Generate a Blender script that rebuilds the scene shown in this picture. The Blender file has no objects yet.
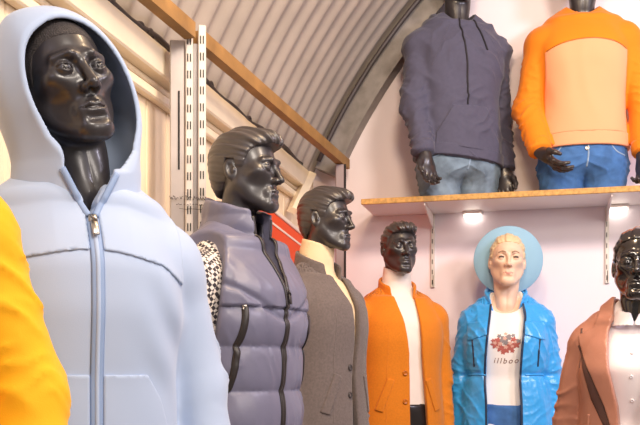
import bpy, math, random
import numpy as np
from mathutils import Matrix, Vector
C = bpy.context.scene.collection
R = math.radians
# ---------------------------------------------------------------- signed distance helpers
def nz(v): return np.maximum(v, 1e-9)
def smin(a, b, k):
    h = np.clip(.5 + .5*(b-a)/k, 0, 1)
    return b + (a-b)*h - k*h*(1-h)
def smax(a, b, k): return -smin(-a, -b, k)
def sph(P, c, r): return np.sqrt(((P-np.array(c))**2).sum(1)) - r
def ell(P, c, r):
    q = P-np.array(c); r = np.array(r)
    k0 = np.sqrt(((q/r)**2).sum(1)); k1 = nz(np.sqrt(((q/r**2)**2).sum(1)))
    return np.where(k0 < .05, -r.min()*.95, k0*(k0-1)/k1)
def rot_ell(P, c, r, M):
    return ell((P-np.array(c)) @ np.array(M.to_3x3()), (0,0,0), r)
def cap(P, a, b, ra, rb=None):
    if rb is None: rb = ra
    a = np.array(a, float); b = np.array(b, float); ab = b-a
    t = np.clip(((P-a) @ ab)/max(ab @ ab, 1e-12), 0, 1)
    return np.sqrt(((P-a-t[:,None]*ab)**2).sum(1)) - (ra+(rb-ra)*t)
def chain(P, pts, rs, k=.012):
    d = None
    for i in range(len(pts)-1):
        e = cap(P, pts[i], pts[i+1], rs[i], rs[i+1])
        d = e if d is None else smin(d, e, k)
    return d
def rbox(P, c, s, r=.005):
    q = np.abs(P-np.array(c)) - (np.array(s)-r)
    return np.sqrt((np.maximum(q, 0)**2).sum(1)) + np.minimum(q.max(1), 0) - r
def table(keys):
    """keys: rows (z, a, b, cy) -> smooth interpolator"""
    k = np.array(sorted(keys), float)
    zz = np.linspace(k[0,0], k[-1,0], 400)
    out = []
    w = np.hanning(41); w /= w.sum()
    for j in range(1, k.shape[1]):
        v = np.interp(zz, k[:,0], k[:,j])
        v = np.convolve(np.pad(v, 20, mode='edge'), w, mode='valid')
        out.append(v)
    return zz, out
def torso(P, tb, n=2.3):
    zz, (A, B, CY) = tb
    z = P[:,2]
    a = np.interp(z, zz, A); b = np.interp(z, zz, B); cy = np.interp(z, zz, CY)
    x = np.abs(P[:,0]); y = np.abs(P[:,1]-cy)
    k = ((x/a)**n + (y/b)**n)**(1/n)
    g = nz(k)**(1-n)*np.sqrt(((x**(n-1))/a**n)**2 + ((y**(n-1))/b**n)**2)
    d = np.where(k < .2, -np.minimum(a, b)*.8, (k-1)/nz(g))
    d = np.maximum(d, -np.minimum(a, b))
    d = smax(d, z-zz[-1], .03)
    return np.maximum(d, zz[0]-z)
_rs = np.random.RandomState(7)
_W = [(_rs.normal(size=3), _rs.uniform(0, 6.28)) for _ in range(14)]
def noise(P, s, aniso=(1,1,1), seed=0):
    """cheap smooth noise ~[-1,1]; s = feature size in metres"""
    Q = P*np.array(aniso)/s
    v = 0; w = np.zeros(len(P))
    for i in range(6):
        k, p = _W[(i+seed) % 14]
        v = v + np.sin(Q @ (k*2.2) + p + seed*1.7 + w)
        w = w + .9*np.sin(Q @ (k[[1,2,0]]*1.3) + p*2)
    return v/3.2
def crease(P, k, wl, amp, seed=0):
    """soft ridged cloth folds running across direction k"""
    k = np.array(k, float); k /= np.linalg.norm(k)
    q = (P @ k)/wl*math.pi + 1.5*noise(P, wl*2.2, (1,1,1), seed)
    v = (1-np.abs(np.sin(q)))**1.6
    m = np.clip(.45+.9*noise(P, wl*2.6, (1,1,1), seed+4), 0, 1)
    return amp*(v*m-.2)
def gauss(P, c, s):
    return np.exp(-(((P-np.array(c))/np.array(s))**2).sum(1))
# ---------------------------------------------------------------- surface extraction
def nets(f, lo, hi, h, proj=2):
    lo = np.array(lo, float); hi = np.array(hi, float)
    n = (np.ceil((hi-lo)/(4*h)).astype(int))*4 + 1
    ax = [lo[i]+np.arange(n[i])*h for i in range(3)]
    cn = (n-1)//4
    cx = [lo[i]+(np.arange(cn[i])+.5)*4*h for i in range(3)]
    G = np.stack(np.meshgrid(*cx, indexing='ij'), -1).reshape(-1, 3)
    cd = f(G).reshape(cn)
    near = np.abs(cd) < 4*h*1.9
    val = np.repeat(np.repeat(np.repeat(cd, 4, 0), 4, 1), 4, 2)
    val = np.pad(val, ((0,1),(0,1),(0,1)), mode='edge')
    m = np.repeat(np.repeat(np.repeat(near, 4, 0), 4, 1), 4, 2)
    mk = np.zeros(n, bool)
    for dx in (0,1):
        for dy in (0,1):
            for dz in (0,1):
                mk[dx:dx+m.shape[0], dy:dy+m.shape[1], dz:dz+m.shape[2]] |= m
    ii = np.argwhere(mk)
    P = lo + ii*h
    val[mk] = f(P)
    val[np.abs(val) < 1e-9] = 1e-9
    # closed at the box border
    for s in (0, -1):
        val[s,:,:] = np.abs(val[s,:,:]); val[:,s,:] = np.abs(val[:,s,:]); val[:,:,s] = np.abs(val[:,:,s])
    S = val < 0
    c = np.zeros(n-1, int)
    for dx in (0,1):
        for dy in (0,1):
            for dz in (0,1):
                c += S[dx:n[0]-1+dx, dy:n[1]-1+dy, dz:n[2]-1+dz]
    act = (c > 0) & (c < 8)
    idx = np.argwhere(act)
    vid = -np.ones(n-1, int); vid[act] = np.arange(len(idx))
    acc = np.zeros((len(idx), 3)); cnt = np.zeros(len(idx))
    cor = [np.array(t) for t in np.ndindex(2,2,2)]
    for a in cor:
        for k in range(3):
            if a[k]: continue
            b = a.copy(); b[k] = 1
            va = val[tuple((idx+a).T)]; vb = val[tuple((idx+b).T)]
            cr = (va < 0) != (vb < 0)
            t = np.where(cr, va/np.where(cr, va-vb, 1), 0)
            p = idx + a + t[:,None]*(b-a)
            acc += np.where(cr[:,None], p, 0); cnt += cr
    V = lo + acc/cnt[:,None]*h
    F = []
    for k in range(3):
        u, w = (k+1) % 3, (k+2) % 3
        a = [slice(None)]*3; b = [slice(None)]*3
        a[k] = slice(0, n[k]-1); b[k] = slice(1, n[k])
        sa, sb = S[tuple(a)], S[tuple(b)]
        for flip, cond in ((0, sa & ~sb), (1, ~sa & sb)):
            e = np.argwhere(cond)
            e = e[(e[:,u] > 0) & (e[:,w] > 0) & (e[:,u] < n[u]-1) & (e[:,w] < n[w]-1)]
            if not len(e): continue
            q = []
            for du, dw in ((-1,-1),(0,-1),(0,0),(-1,0)):
                t = e.copy(); t[:,u] += du; t[:,w] += dw
                q.append(vid[tuple(t.T)])
            q = np.stack(q, 1)
            F.append(q if not flip else q[:, ::-1])
    F = np.concatenate(F)
    for _ in range(proj):
        d, g = grad(f, V, h*.4)
        st = np.clip(d, -h, h)
        V = V - (st/np.maximum((g*g).sum(1), .3))[:,None]*g*.9
    return V, F
def grad(f, V, e):
    d = f(V); g = np.empty_like(V)
    for k in range(3):
        D = np.zeros(3); D[k] = e
        g[:,k] = (f(V+D)-f(V-D))/(2*e)
    return d, g
def relax(V, F, it=1, w=.5):
    for _ in range(it):
        S = np.zeros_like(V); n = np.zeros(len(V))
        for i in range(4):
            j = F[:, (i+1) % 4]; k = F[:, i]
            np.add.at(S, k, V[j]); np.add.at(n, k, 1)
            np.add.at(S, j, V[k]); np.add.at(n, j, 1)
        V = V*(1-w) + w*S/nz(n)[:,None]
    return V
def decimate(V, F): return V, F
# ---------------------------------------------------------------- objects
def mesh_obj(name, V, F, mat, parent=None, smooth=True):
    me = bpy.data.meshes.new(name)
    V = np.asarray(V, float)
    me.from_pydata(V.tolist(), [], [list(map(int, q)) for q in F])
    me.validate(); me.update()
    if smooth: me.polygons.foreach_set('use_smooth', [True]*len(me.polygons))
    if mat is not None:
        for m in (mat if isinstance(mat, (list, tuple)) else [mat]): me.materials.append(m)
    o = bpy.data.objects.new(name, me); C.objects.link(o)
    if parent is not None: o.parent = parent
    return o
def join(chunks):
    """[(V,F),...] -> one V,F"""
    Vs, Fs, o = [], [], 0
    for V, F in chunks:
        Vs.append(np.asarray(V, float)); Fs += [[int(i)+o for i in q] for q in F]; o += len(V)
    return np.concatenate(Vs), Fs
def xf(V, M):
    M = np.array(M); return V @ M[:3,:3].T + M[:3,3]
def thing(name, label, cat, loc=(0,0,0), rz=0, group=None):
    o = bpy.data.objects.new(name, None); C.objects.link(o)
    o.location = loc; o.rotation_euler = (0,0,rz); o.empty_display_size = .1
    return tag(o, label, cat, group)
def tag(o, label, cat, group=None):
    o['label'] = label; o['category'] = cat
    if group: o['group'] = group
    return o
def struct(o): o['kind'] = 'structure'; return o
# shapes by hand
def box(c, s):
    c = np.array(c, float); s = np.array(s, float)/2
    V = np.array([[x,y,z] for x in (-1,1) for y in (-1,1) for z in (-1,1)])*s + c
    F = [(0,1,3,2),(4,6,7,5),(0,4,5,1),(2,3,7,6),(0,2,6,4),(1,5,7,3)]
    return V, F
def bevel_box(c, s, b):
    """box with chamfered edges"""
    c = np.array(c, float); s = np.array(s, float)/2
    V = []; F = []; ids = {}
    for sx in (-1,1):
        for sy in (-1,1):
            for sz in (-1,1):
                for k in range(3):
                    p = np.array([sx,sy,sz])*s
                    for j in range(3):
                        if j != k: p[j] -= (sx,sy,sz)[j]*b
                    ids[(sx,sy,sz,k)] = len(V); V.append(p+c)
    S = (-1,1)
    for k in range(3):
        u, w = (k+1)%3, (k+2)%3
        for s0 in S:
            q = []
            for a, d in ((-1,-1),(1,-1),(1,1),(-1,1)):
                t = [0,0,0]; t[k] = s0; t[u] = a; t[w] = d
                q.append(ids[(*t,k)])
            F.append(q if s0 > 0 else q[::-1])
    for k in range(3):
        u, w = (k+1)%3, (k+2)%3
        for a in S:
            for d in S:
                t0 = [0,0,0]; t0[k] = -1; t0[u] = a; t0[w] = d
                t1 = list(t0); t1[k] = 1
                q = [ids[(*t0,u)], ids[(*t1,u)], ids[(*t1,w)], ids[(*t0,w)]]
                F.append(q if a*d < 0 else q[::-1])
    for sx in S:
        for sy in S:
            for sz in S:
                q = [ids[(sx,sy,sz,k)] for k in range(3)]
                F.append(q if sx*sy*sz > 0 else q[::-1])
    return np.array(V), F
def tube(pts, r, n=10, flat=1.0, ups=None, cap_ends=True):
    """sweep an (elliptic) section along pts; ups: per point vector giving the flat direction's normal"""
    pts = np.array(pts, float); N = len(pts)
    rr = np.broadcast_to(np.asarray(r, float), (N,))
    T = np.gradient(pts, axis=0); T /= nz(np.linalg.norm(T, axis=1))[:,None]
    V = []; F = []
    up = np.array([0,0,1.]) if abs(T[0,2]) < .9 else np.array([1.,0,0])
    for i in range(N):
        u = np.array(ups[i]) if ups is not None else up
        u = u - T[i]*(u @ T[i]); u /= max(np.linalg.norm(u), 1e-9); up = u
        s = np.cross(T[i], u)
        for j in range(n):
            a = 2*math.pi*j/n
            V.append(pts[i] + rr[i]*(s*math.cos(a) + u*math.sin(a)*flat))
    for i in range(N-1):
        for j in range(n):
            k = (j+1) % n
            F.append((i*n+j, i*n+k, (i+1)*n+k, (i+1)*n+j))
    if cap_ends:
        F.append(tuple(range(n))[::-1]); F.append(tuple((N-1)*n+j for j in range(n)))
    return np.array(V), F
def lathe(prof, n=40, axis='z'):
    V = []; F = []
    for r, z in prof:
        for j in range(n):
            a = 2*math.pi*j/n; V.append((r*math.cos(a), r*math.sin(a), z))
    for i in range(len(prof)-1):
        for j in range(n):
            k = (j+1) % n; F.append((i*n+j, i*n+k, (i+1)*n+k, (i+1)*n+j))
    V = np.array(V)
    if axis == 'y': V = V[:, [0,2,1]]*np.array([1,1,-1])
    return V, F
def spline(pts, n=40):
    """Catmull-Rom through pts"""
    P = np.array(pts, float)
    if len(P) == 2: return P[0] + np.linspace(0,1,n)[:,None]*(P[1]-P[0])
    P = np.concatenate([[2*P[0]-P[1]], P, [2*P[-1]-P[-2]]])
    out = []; m = len(P)-3
    for t in np.linspace(0, m-1e-6, n):
        i = int(t); u = t-i
        a,b,c,d = P[i:i+4]
        out.append(.5*((2*b)+(c-a)*u+(2*a-5*b+4*c-d)*u*u+(3*b-a-3*c+d)*u**3))
    return np.array(out)
def drop(f, xz, y0=-.6, it=60):
    """walk points (x,z) from the front onto surface f -> (points, normals)"""
    xz = np.array(xz, float)
    P = np.stack([xz[:,0], np.full(len(xz), y0), xz[:,1]], 1)
    for _ in range(it):
        P[:,1] += np.clip(f(P)*.7, -.02, .05)
    _, g = grad(f, P, .003)
    return P, g/nz(np.linalg.norm(g, axis=1))[:,None]
def seam(f, xz, r=.003, n=40, flat=.6, off=0, y0=-.6):
    P, N = drop(f, spline(xz, n), y0)
    return tube(P+N*off, r, 8, flat, N)
# ---------------------------------------------------------------- materials
def mat(name, col, rough=.6, metal=0, bump=None, spec=.5, coat=0, sheen=0, var=None, alpha=1, trans=0, emit=None):
    """bump: (scale, strength, kind); var: (scale, amount) colour mottling"""
    m = bpy.data.materials.new(name); m.use_nodes = True
    nt = m.node_tree; p = nt.nodes['Principled BSDF']
    lk = nt.links.new
    def S(k, v):
        if k in p.inputs: p.inputs[k].default_value = v
    S('Base Color', (*col, 1)); S('Roughness', rough); S('Metallic', metal); S('Specular IOR Level', spec)
    S('Coat Weight', coat); S('Coat Roughness', .15); S('Sheen Weight', sheen); S('Sheen Roughness', .4); S('Alpha', alpha); S('Transmission Weight', trans)
    if emit: S('Emission Color', (*emit[0], 1)); S('Emission Strength', emit[1])
    tc = nt.nodes.new('ShaderNodeTexCoord')
    if var:
        n = nt.nodes.new('ShaderNodeTexNoise'); n.inputs['Scale'].default_value = var[0]; n.inputs['Detail'].default_value = 5
        lk(tc.outputs['Object'], n.inputs['Vector'])
        mp = nt.nodes.new('ShaderNodeMapRange'); mp.inputs[1].default_value = .3; mp.inputs[2].default_value = .7
        mp.inputs[3].default_value = 1-var[1]; mp.inputs[4].default_value = 1+var[1]
        lk(n.outputs[0], mp.inputs[0])
        mx = nt.nodes.new('ShaderNodeVectorMath'); mx.operation = 'SCALE'; mx.inputs[0].default_value = col
        lk(mp.outputs[0], mx.inputs['Scale']); lk(mx.outputs[0], p.inputs['Base Color'])
    if bump:
        b = nt.nodes.new('ShaderNodeBump'); b.inputs['Strength'].default_value = bump[1]; b.inputs['Distance'].default_value = .004
        if bump[2] == 'noise':
            n = nt.nodes.new('ShaderNodeTexNoise'); n.inputs['Scale'].default_value = bump[0]; n.inputs['Detail'].default_value = 4
            lk(tc.outputs['Object'], n.inputs['Vector']); lk(n.outputs[0], b.inputs['Height'])
        else:
            n = nt.nodes.new('ShaderNodeTexWave'); n.inputs['Scale'].default_value = bump[0]; n.inputs['Distortion'].default_value = 1.5
            n.bands_direction = bump[2]
            lk(tc.outputs['Object'], n.inputs['Vector']); lk(n.outputs[0], b.inputs['Height'])
        lk(b.outputs[0], p.inputs['Normal'])
    return m
# ---------------------------------------------------------------- heads: origin between the ears, facing -Y
def head_sdf(P, female=False, neck=.048, bald=False):
    X = P.copy(); X[:,0] = np.abs(X[:,0])
    w = .93 if female else 1.0
    d = ell(P, (0,.014,.032), (.075,.098,.088))
    d = smin(d, ell(P, (0,-.024,-.03), (.061*w,.070,.082)), .03)
    d = smin(d, cap(X, (.053*w,-.004,-.05), (.018,-.074,-.101), .020, .0175), .04)
    d = smin(d, ell(P, (0,-.084,-.104), (.022*w,.017,.018)), .025)
    d = smin(d, ell(X, (.045*w,-.064,-.018), (.02,.021,.018)), .03)          # cheekbones
    d = smax(d, -ell(X, (.069,-.092,-.064), (.022,.03,.03)), .04)               # hollow cheeks
    # brow
    br = chain(X, [(0,-.089,.019),(.02,-.0935,.0225),(.044,-.078,.019)], [.0055,.0075,.0055], .006)
    d = smin(d, br, .016 if not female else .02)
    # sockets
    d = smax(d, -ell(X, (.032,-.106,.0015), (.0205,.0205,.0115)), .014)
    # nose
    ns = cap(P, (0,-.090,.012), (0,-.1145,-.031), .0058, .0088)
    ns = smin(ns, ell(X, (.0112,-.1015,-.0365), (.0072,.0115,.0078)), .008)
    ns = smin(ns, ell(P, (0,-.1165,-.0345), (.0085,.0085,.0075)), .006)
    d = smin(d, ns, .011)
    d = smax(d, -ell(X, (.0062,-.1085,-.0445), (.0038,.006,.0048)), .003)
    # mouth mound, lips
    d = smin(d, ell(P, (0,-.083,-.072), (.027,.017,.019)), .016)
    d = smax(d, -cap(P, (0,-.1045,-.052), (0,-.106,-.060), .003, .0045), .006)
    up = chain(X, [(.0,-.0985,-.0655),(.008,-.0985,-.0642),(.0245,-.0865,-.0705)], [.0042,.0046,.0022], .003)
    lo = chain(X, [(.0,-.0965,-.0775),(.011,-.0945,-.0765),(.0235,-.0865,-.072)], [.0062,.0058,.0022], .003)
    d = smin(d, up, .004); d = smin(d, lo, .005)
    mo = chain(X, [(0,-.1045,-.0708),(.012,-.100,-.0706),(.026,-.0885,-.0712)], [.0016,.0014,.0012], .002)
    d = smax(d, -mo, .0025)
    d = smax(d, -ell(P, (0,-.105,-.089), (.02,.0085,.006)), .01)
    # eyes
    ec = np.array((.0315,-.0815,.0012))
    ball = sph(X, ec, .0128)
    q = X-ec
    al = np.abs(q[:,2]-.0008-.0015*(q[:,0]/.014)) - .0048*(1-(q[:,0]/.0145)**2)
    lid = smax(sph(X, ec, .0148), -np.maximum(al, q[:,1]+.002), .0015)
    d = smin(d, lid, .004)
    d = smax(d, -(np.maximum(sph(X, ec, .0152), np.maximum(al, q[:,1]+.004))), .001)
    d = np.minimum(d, ball)
    d = np.maximum(d, -np.maximum(np.abs(sph(X, ec+np.array((-.0005,-.0125,.0005)), .0052))-.0006, -1))   # iris ring
    # ears
    M = Matrix.Rotation(R(-12), 3, 'X') @ Matrix.Rotation(R(-18), 3, 'Z')
    e = rot_ell(X, (.0765,.012,-.008), (.0075,.0175,.031), M)
    e = smax(e, -rot_ell(X, (.0835,.008,-.006), (.007,.0105,.019), M), .004)
    e = smin(e, ell(X, (.078,.0,-.011), (.004,.005,.007)), .004)
    d = smin(d, e, .006)
    # neck
    n = chain(P, [(0,.022,-.06),(0,.034,-.13),(0,.044,-.22)], [neck*.98, neck, neck*1.12], .02)
    n = smin(n, cap(X, (.042,.02,-.07), (.014,.0,-.20), .012, .012), .045)
    d = smin(d, n, .018)
    return d
def hairline(P):
    y = P[:,1]
    L = np.interp(y, [-.13,-.09,-.06,-.042,-.03,-.022,-.008,-.002,.026,.034,.07,.12],
                     [.075,.072,.062,.045,.012,-.022,-.028,.022,.026,-.035,-.075,-.088])
    return (L-P[:,2])*.55
def hair_male(P):
    d = ell(P, (0,.016,.034), (.082,.106,.093))
    d = smin(d, ell(P, (.004,-.020,.080), (.064,.084,.042)), .02)
    d = smin(d, ell(P, (.014,-.074,.088), (.044,.026,.022)), .02)
    d = smin(d, ell(P, (0,.075,-.02), (.052,.035,.06)), .03)
    ph = np.arctan2(P[:,2]-.01, P[:,0]-.03)
    th = ph*19 + P[:,1]*26 + 1.6*noise(P, .085)
    top = np.clip((P[:,2]-.0)/.06, .25, 1)
    d = d - .0024*top*np.sin(th) - .0015*top*np.sin(th*2.1+1+P[:,1]*20)
    d = smax(d, hairline(P), .006)
    return np.maximum(d, -(head_sdf_lo(P)+.006))
def head_sdf_lo(P):
    d = ell(P, (0,.014,.032), (.075,.098,.088))
    return smin(d, ell(P, (0,-.024,-.03), (.061,.070,.082)), .03)
def hair_female(P):
    d = ell(P, (0,.016,.034), (.080,.104,.093))
    d = smin(d, ell(P, (0,.09,-.0), (.05,.04,.06)), .03)
    ph = np.arctan2(P[:,2]+.02, P[:,0])
    th = ph*17 + P[:,1]*10 + noise(P, .08)
    d = d - .0018*np.sin(th) - .0010*np.sin(th*2.1)
    y = P[:,1]
    L = np.interp(y, [-.13,-.085,-.055,-.035,-.02,-.008,-.002,.026,.034,.07,.12],
                     [.082,.078,.066,.04,.005,-.03,.0,.0,-.05,-.085,-.1])
    d = smax(d, (L-P[:,2])*.55, .006)
    return np.maximum(d, -(head_sdf_lo(P)+.006))
HB = ((-.1,-.14,-.25), (.1,.13,.14))
HHB = ((-.1,-.13,-.12), (.1,.14,.16))
# ---------------------------------------------------------------- bodies (local: feet at z=0, facing -Y, chin at 1.625)
HEAD = np.array((0, -.006, 1.745))
MT = table([(.78,.172,.118,.012),(.95,.174,.12,.012),(1.07,.158,.108,.0),(1.17,.152,.103,-.006),(1.30,.168,.114,-.01),(1.39,.172,.114,-.006),(1.45,.16,.098,.008),(1.50,.125,.075,.02)])
FT = table([(.78,.178,.118,.012),(.95,.18,.12,.012),(1.05,.153,.102,0),(1.15,.13,.09,-.002),(1.26,.146,.108,-.012),(1.33,.15,.116,-.02),(1.41,.145,.09,0),(1.48,.11,.065,.02)])
def trunk(P, tb=MT, sw=1.0):
    X = P.copy(); X[:,0] = np.abs(X[:,0])
    d = torso(P, tb)
    d = smin(d, cap(X, (0,.03,1.512), (.158*sw,.022,1.432), .045, .050), .04)
    d = smin(d, sph(X, (.172*sw,.018,1.414), .055), .03)
    d = smin(d, cap(X, (0,.035,1.575), (.110*sw,.032,1.494), .034, .03), .03)
    return d
def arm(P, s, sh, el, wr, infl=0, k=1.0, r=(.054,.046,.043,.034)):
    m = np.array((s,1,1))
    a = cap(P, np.array(sh)*m, np.array(el)*m, r[0]*k+infl, r[1]*k+infl)
    b = cap(P, np.array(el)*m, np.array(wr)*m, r[2]*k+infl, r[3]*k+infl)
    return smin(a, b, .02)
SH = (.176,.018,1.405)
HANG = (SH, (.238,.035,1.13), (.250,-.02,.885))
def legs(P, infl=0, bot=.03):
    X = P.copy(); X[:,0] = np.abs(X[:,0])
    d = chain(X, [(.088,.012,.86),(.098,.0,.48),(.10,.02,.08)], [.088+infl,.064+infl,.05+infl], .02)
    return np.maximum(smin(d, smax(np.maximum(torso(P, MT)-infl, P[:,2]-1.02), .84-infl-P[:,2], .06), .04), bot-P[:,2])
def panel(f, reg, t=.004, deep=.016):
    def g(P):
        d = f(P); return np.maximum(np.maximum(d-t, reg(P)), -(d+deep))
    return g
def front(P): return P[:,1]-.0
def poly_x(P, zs, xs): return np.interp(P[:,2], zs, xs)
def opening(P, zs, xl, xr, back=.0):
    """front opening between the curves xl(z), xr(z)"""
    z = P[:,2]
    l = np.interp(z, zs, xl); r = np.interp(z, zs, xr)
    return np.maximum(np.maximum((l-P[:,0])*.9, (P[:,0]-r)*.9), P[:,1]-back)
def neck_tube(P, r=.060, top=1.605, fr=0.0):
    d = chain(P, [(0,.042,1.49),(0,.032,1.60),(0,.022,1.68)], [r+.012,r,r], .02)
    return smax(d, (P[:,2]-top-.30*(P[:,1]-.03)), .006)
def stand_collar(P, r0, r1, z0, z1, th, tilt=.25, c0=(0,.032), c1=(0,.022)):
    """ring around the neck, higher at the back"""
    t = np.clip((P[:,2]-z0)/(z1-z0), -.3, 1.3)
    cy = c0[1]+(c1[1]-c0[1])*t
    rr = r0+(r1-r0)*t
    q = np.sqrt((P[:,0]/1.0)**2 + ((P[:,1]-cy)/1.08)**2)
    d = np.abs(q-rr)-th
    return smax(np.maximum(d, z0-P[:,2]), (P[:,2]-z1-tilt*(P[:,1]-cy)), .008)
# ---------------------------------------------------------------- hand (left hand: fingers -Z, thumb -Y, palm -X)
def hand_sdf(P, curl=.35, spread=1.0):
    d = chain(P, [(0,.0,.05),(0,0,0),(0,.0,-.03)], [.027,.0245,.024], .02)
    pm = rot_ell(P, (0,.0,-.055), (.0155,.041,.052), Matrix.Identity(3))
    d = smin(d, pm, .02)
    ys = (-.030,-.0095,.0110,.0290); zs = (-.094,-.1,-.097,-.088); L = (.072,.081,.075,.058)
    for i in range(4):
        p = np.array((0.002, ys[i], zs[i])); pts = [np.array((0, ys[i]*.7, -.05)), p]; a = curl*.6
        for f in (.45,.31,.24):
            p = p + L[i]*f*np.array((-math.sin(a), (ys[i]*.9)*spread*2.2, -math.cos(a))); pts.append(p); a += curl*(1.0+.1*i)
        d = smin(d, chain(P, pts, [.010,.0098,.0088,.0080,.0066], .004), .005)
        d = smin(d, sph(P, pts[1]+np.array((.003,0,0)), .0095), .006)
    th = [(-.004,-.022,-.022),(-.010,-.047,-.052),(-.018,-.056,-.083),(-.026,-.056,-.108)]
    d = smin(d, chain(P, th, [.015,.0125,.0105,.0075], .006), .012)
    return d
def hand(curl, spread, M, mirror=False, h=.0028):
    V, F = nets(lambda P: hand_sdf(P, curl, spread), (-.1,-.09,-.2), (.045,.07,.055), h)
    if mirror: V = V*np.array((-1,1,1)); F = F[:, ::-1]
    return xf(V, M), F
def hand_at(s, el, wr, twist, curl, spread=1.0, bend=0):
    """hand that continues the forearm; s=+1 left, -1 right"""
    m = np.array((s,1,1)); e = Vector(np.array(el)*m); w = Vector(np.array(wr)*m)
    M = Matrix.Translation(w) @ (e-w).to_track_quat('Z','Y').to_matrix().to_4x4()
    # track quat leaves roll: bring local -Y as near to the body's front as possible
    ax = (e-w).normalized(); f = Vector((0,-1,0)); f = (f-ax*f.dot(ax)).normalized()
    x = (-f).cross(ax).normalized()
    B = Matrix((x, -f, ax)).transposed().to_4x4()
    M = Matrix.Translation(w) @ B @ Matrix.Rotation(twist*s, 4, 'Z') @ Matrix.Rotation(bend*s, 4, 'Y')
    return hand(curl, spread, M, mirror=(s < 0))
#==SCENE==
def hx(s):
    v = [int(s[i:i+2], 16)/255 for i in (0,2,4)]
    return tuple(c/12.92 if c <= .04045 else ((c+.055)/1.055)**2.4 for c in v)
# ---------------------------------------------------------------- camera
F_PX, HOR, CAMH = 880., 372., 1.2
PSI = math.atan(225/F_PX)
FW = np.array((-math.sin(PSI), math.cos(PSI), 0)); RT = np.array((math.cos(PSI), math.sin(PSI), 0))
cd = bpy.data.cameras.new('camera'); cam = bpy.data.objects.new('camera', cd); C.objects.link(cam)
cam.location = (0,0,CAMH); cam.rotation_euler = (R(90), 0, PSI)
cd.sensor_width = 36; cd.lens = F_PX/640*36; cd.shift_y = (HOR-212.5)/640; cd.clip_start = .05
bpy.context.scene.camera = cam
def at(px, py, Z):
    p = FW*Z + RT*((px-320)/F_PX*Z); p[2] = CAMH + (HOR-py)/F_PX*Z; return p
WALL_Y, WALL_X = 4.75, -1.30
# ---------------------------------------------------------------- materials
M = {}
M['black'] = mat('black_lacquer', hx('332f31'), .36, spec=.6, coat=.2)
M['gloss'] = mat('black_gloss', hx('1c1718'), .16, spec=.7, coat=.6)
M['hair'] = mat('black_moulded_hair', hx('403b3b'), .32, spec=.6, coat=.2)
M['crop'] = mat('speckled_cropped_hair', hx('3a3434'), .6, bump=(420, 1.0, 'noise'), var=(300, .6))
M['skin'] = mat('painted_skin', hx('e8c6ae'), .45)
M['blond'] = mat('painted_blond_hair', hx('e2c9a2'), .4)
M['brow'] = mat('painted_brow', hx('9c7a62'), .5)
M['lip'] = mat('painted_lip', hx('c98d80'), .4)
M['iris'] = mat('painted_iris', hx('54453c'), .3)
M['base'] = mat('base_steel', hx('9a9a9a'), .3, metal=1)
M['ltblue'] = mat('light_blue_sweat', hx('b0c1dd'), .7, bump=(700, .12, 'noise'), sheen=.25)
M['ltblue_tape'] = mat('blue_zip_tape', hx('8fa6cc'), .6)
M['ltblue_in'] = mat('hood_lining', hx('8d9bc4'), .8)
M['steel'] = mat('zip_metal', hx('b9b4ac'), .28, metal=1)
M['yellow'] = mat('yellow_sweat', hx('ffb80a'), .8, bump=(500, .12, 'noise'), sheen=.15)
M['puffer'] = mat('slate_puffer', hx('6f6f86'), .38, bump=(60, .10, 'noise'), spec=.5)
M['puff_in'] = mat('puffer_lining', hx('33323c'), .6)
M['zipblack'] = mat('black_zip', hx('2b2626'), .4)
M['greywool'] = mat('grey_wool', hx('6b615f'), .95, bump=(600, .4, 'noise'), var=(120, .14), sheen=.2)
M['cream'] = mat('cream_knit', hx('f0d6b0'), .85, bump=(260, .3, 'X'))
M['white_knit'] = mat('white_knit', hx('f3ebe4'), .85, bump=(260, .3, 'X'))
M['orangewool'] = mat('orange_wool', hx('d67c12'), .9, bump=(600, .35, 'noise'), var=(140, .07), sheen=.2)
M['btn_grey'] = mat('grey_button', hx('3d3838'), .35)
M['btn_orange'] = mat('amber_button', hx('b7640c'), .3)
M['leather'] = mat('black_leather', hx('231f1f'), .3, bump=(30, .3, 'noise'))
M['trouser'] = mat('dark_trouser', hx('2b2a30'), .8)
M['satin'] = mat('blue_satin', hx('3aa3ee'), .3, spec=.7, bump=(45, .15, 'noise'))
M['satin_in'] = mat('blue_lining', hx('1b5a96'), .5)
M['navyzip'] = mat('navy_zip', hx('1c2f4e'), .5)
M['tee'] = mat('white_tee', hx('f4eeea'), .85, bump=(500, .1, 'noise'))
M['print_red'] = mat('print_red', hx('b4625a'), .8)
M['print_grey'] = mat('print_grey', hx('8b8588'), .8)
M['print_pink'] = mat('print_pink', hx('dcae9f'), .8)
M['print_dark'] = mat('print_dark', hx('7a5045'), .8)
M['jeans'] = mat('blue_denim', hx('3f6ca6'), .85, bump=(500, .3, 'noise'), var=(22, .22))
M['jeans_grey'] = mat('washed_denim', hx('6d8093'), .85, bump=(500, .3, 'noise'), var=(18, .35))
M['stitch'] = mat('denim_stitch', hx('8fa6c0'), .8)
M['brown'] = mat('brown_leatherette', hx('b57c68'), .31, spec=.6, bump=(60, .2, 'noise'))
M['brown_dark'] = mat('brown_facing', hx('5c3f3a'), .45)
M['shirt'] = mat('white_shirt', hx('efe9f0'), .7, bump=(400, .1, 'noise'))
M['navy'] = mat('navy_sweat', hx('4e4e64'), .85, bump=(500, .25, 'noise'), sheen=.2, var=(60, .06))
M['navy_cord'] = mat('dark_cord', hx('23222c'), .7)
M['orange'] = mat('orange_sweat', hx('ea840b'), .85, bump=(500, .15, 'noise'), sheen=.15)
M['peach'] = mat('peach_sweat', hx('fba87c'), .85, bump=(500, .15, 'noise'), sheen=.15)
M['hat'] = mat('pale_blue_felt', hx('8fb9d4'), .85, bump=(300, .15, 'noise'))
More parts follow.
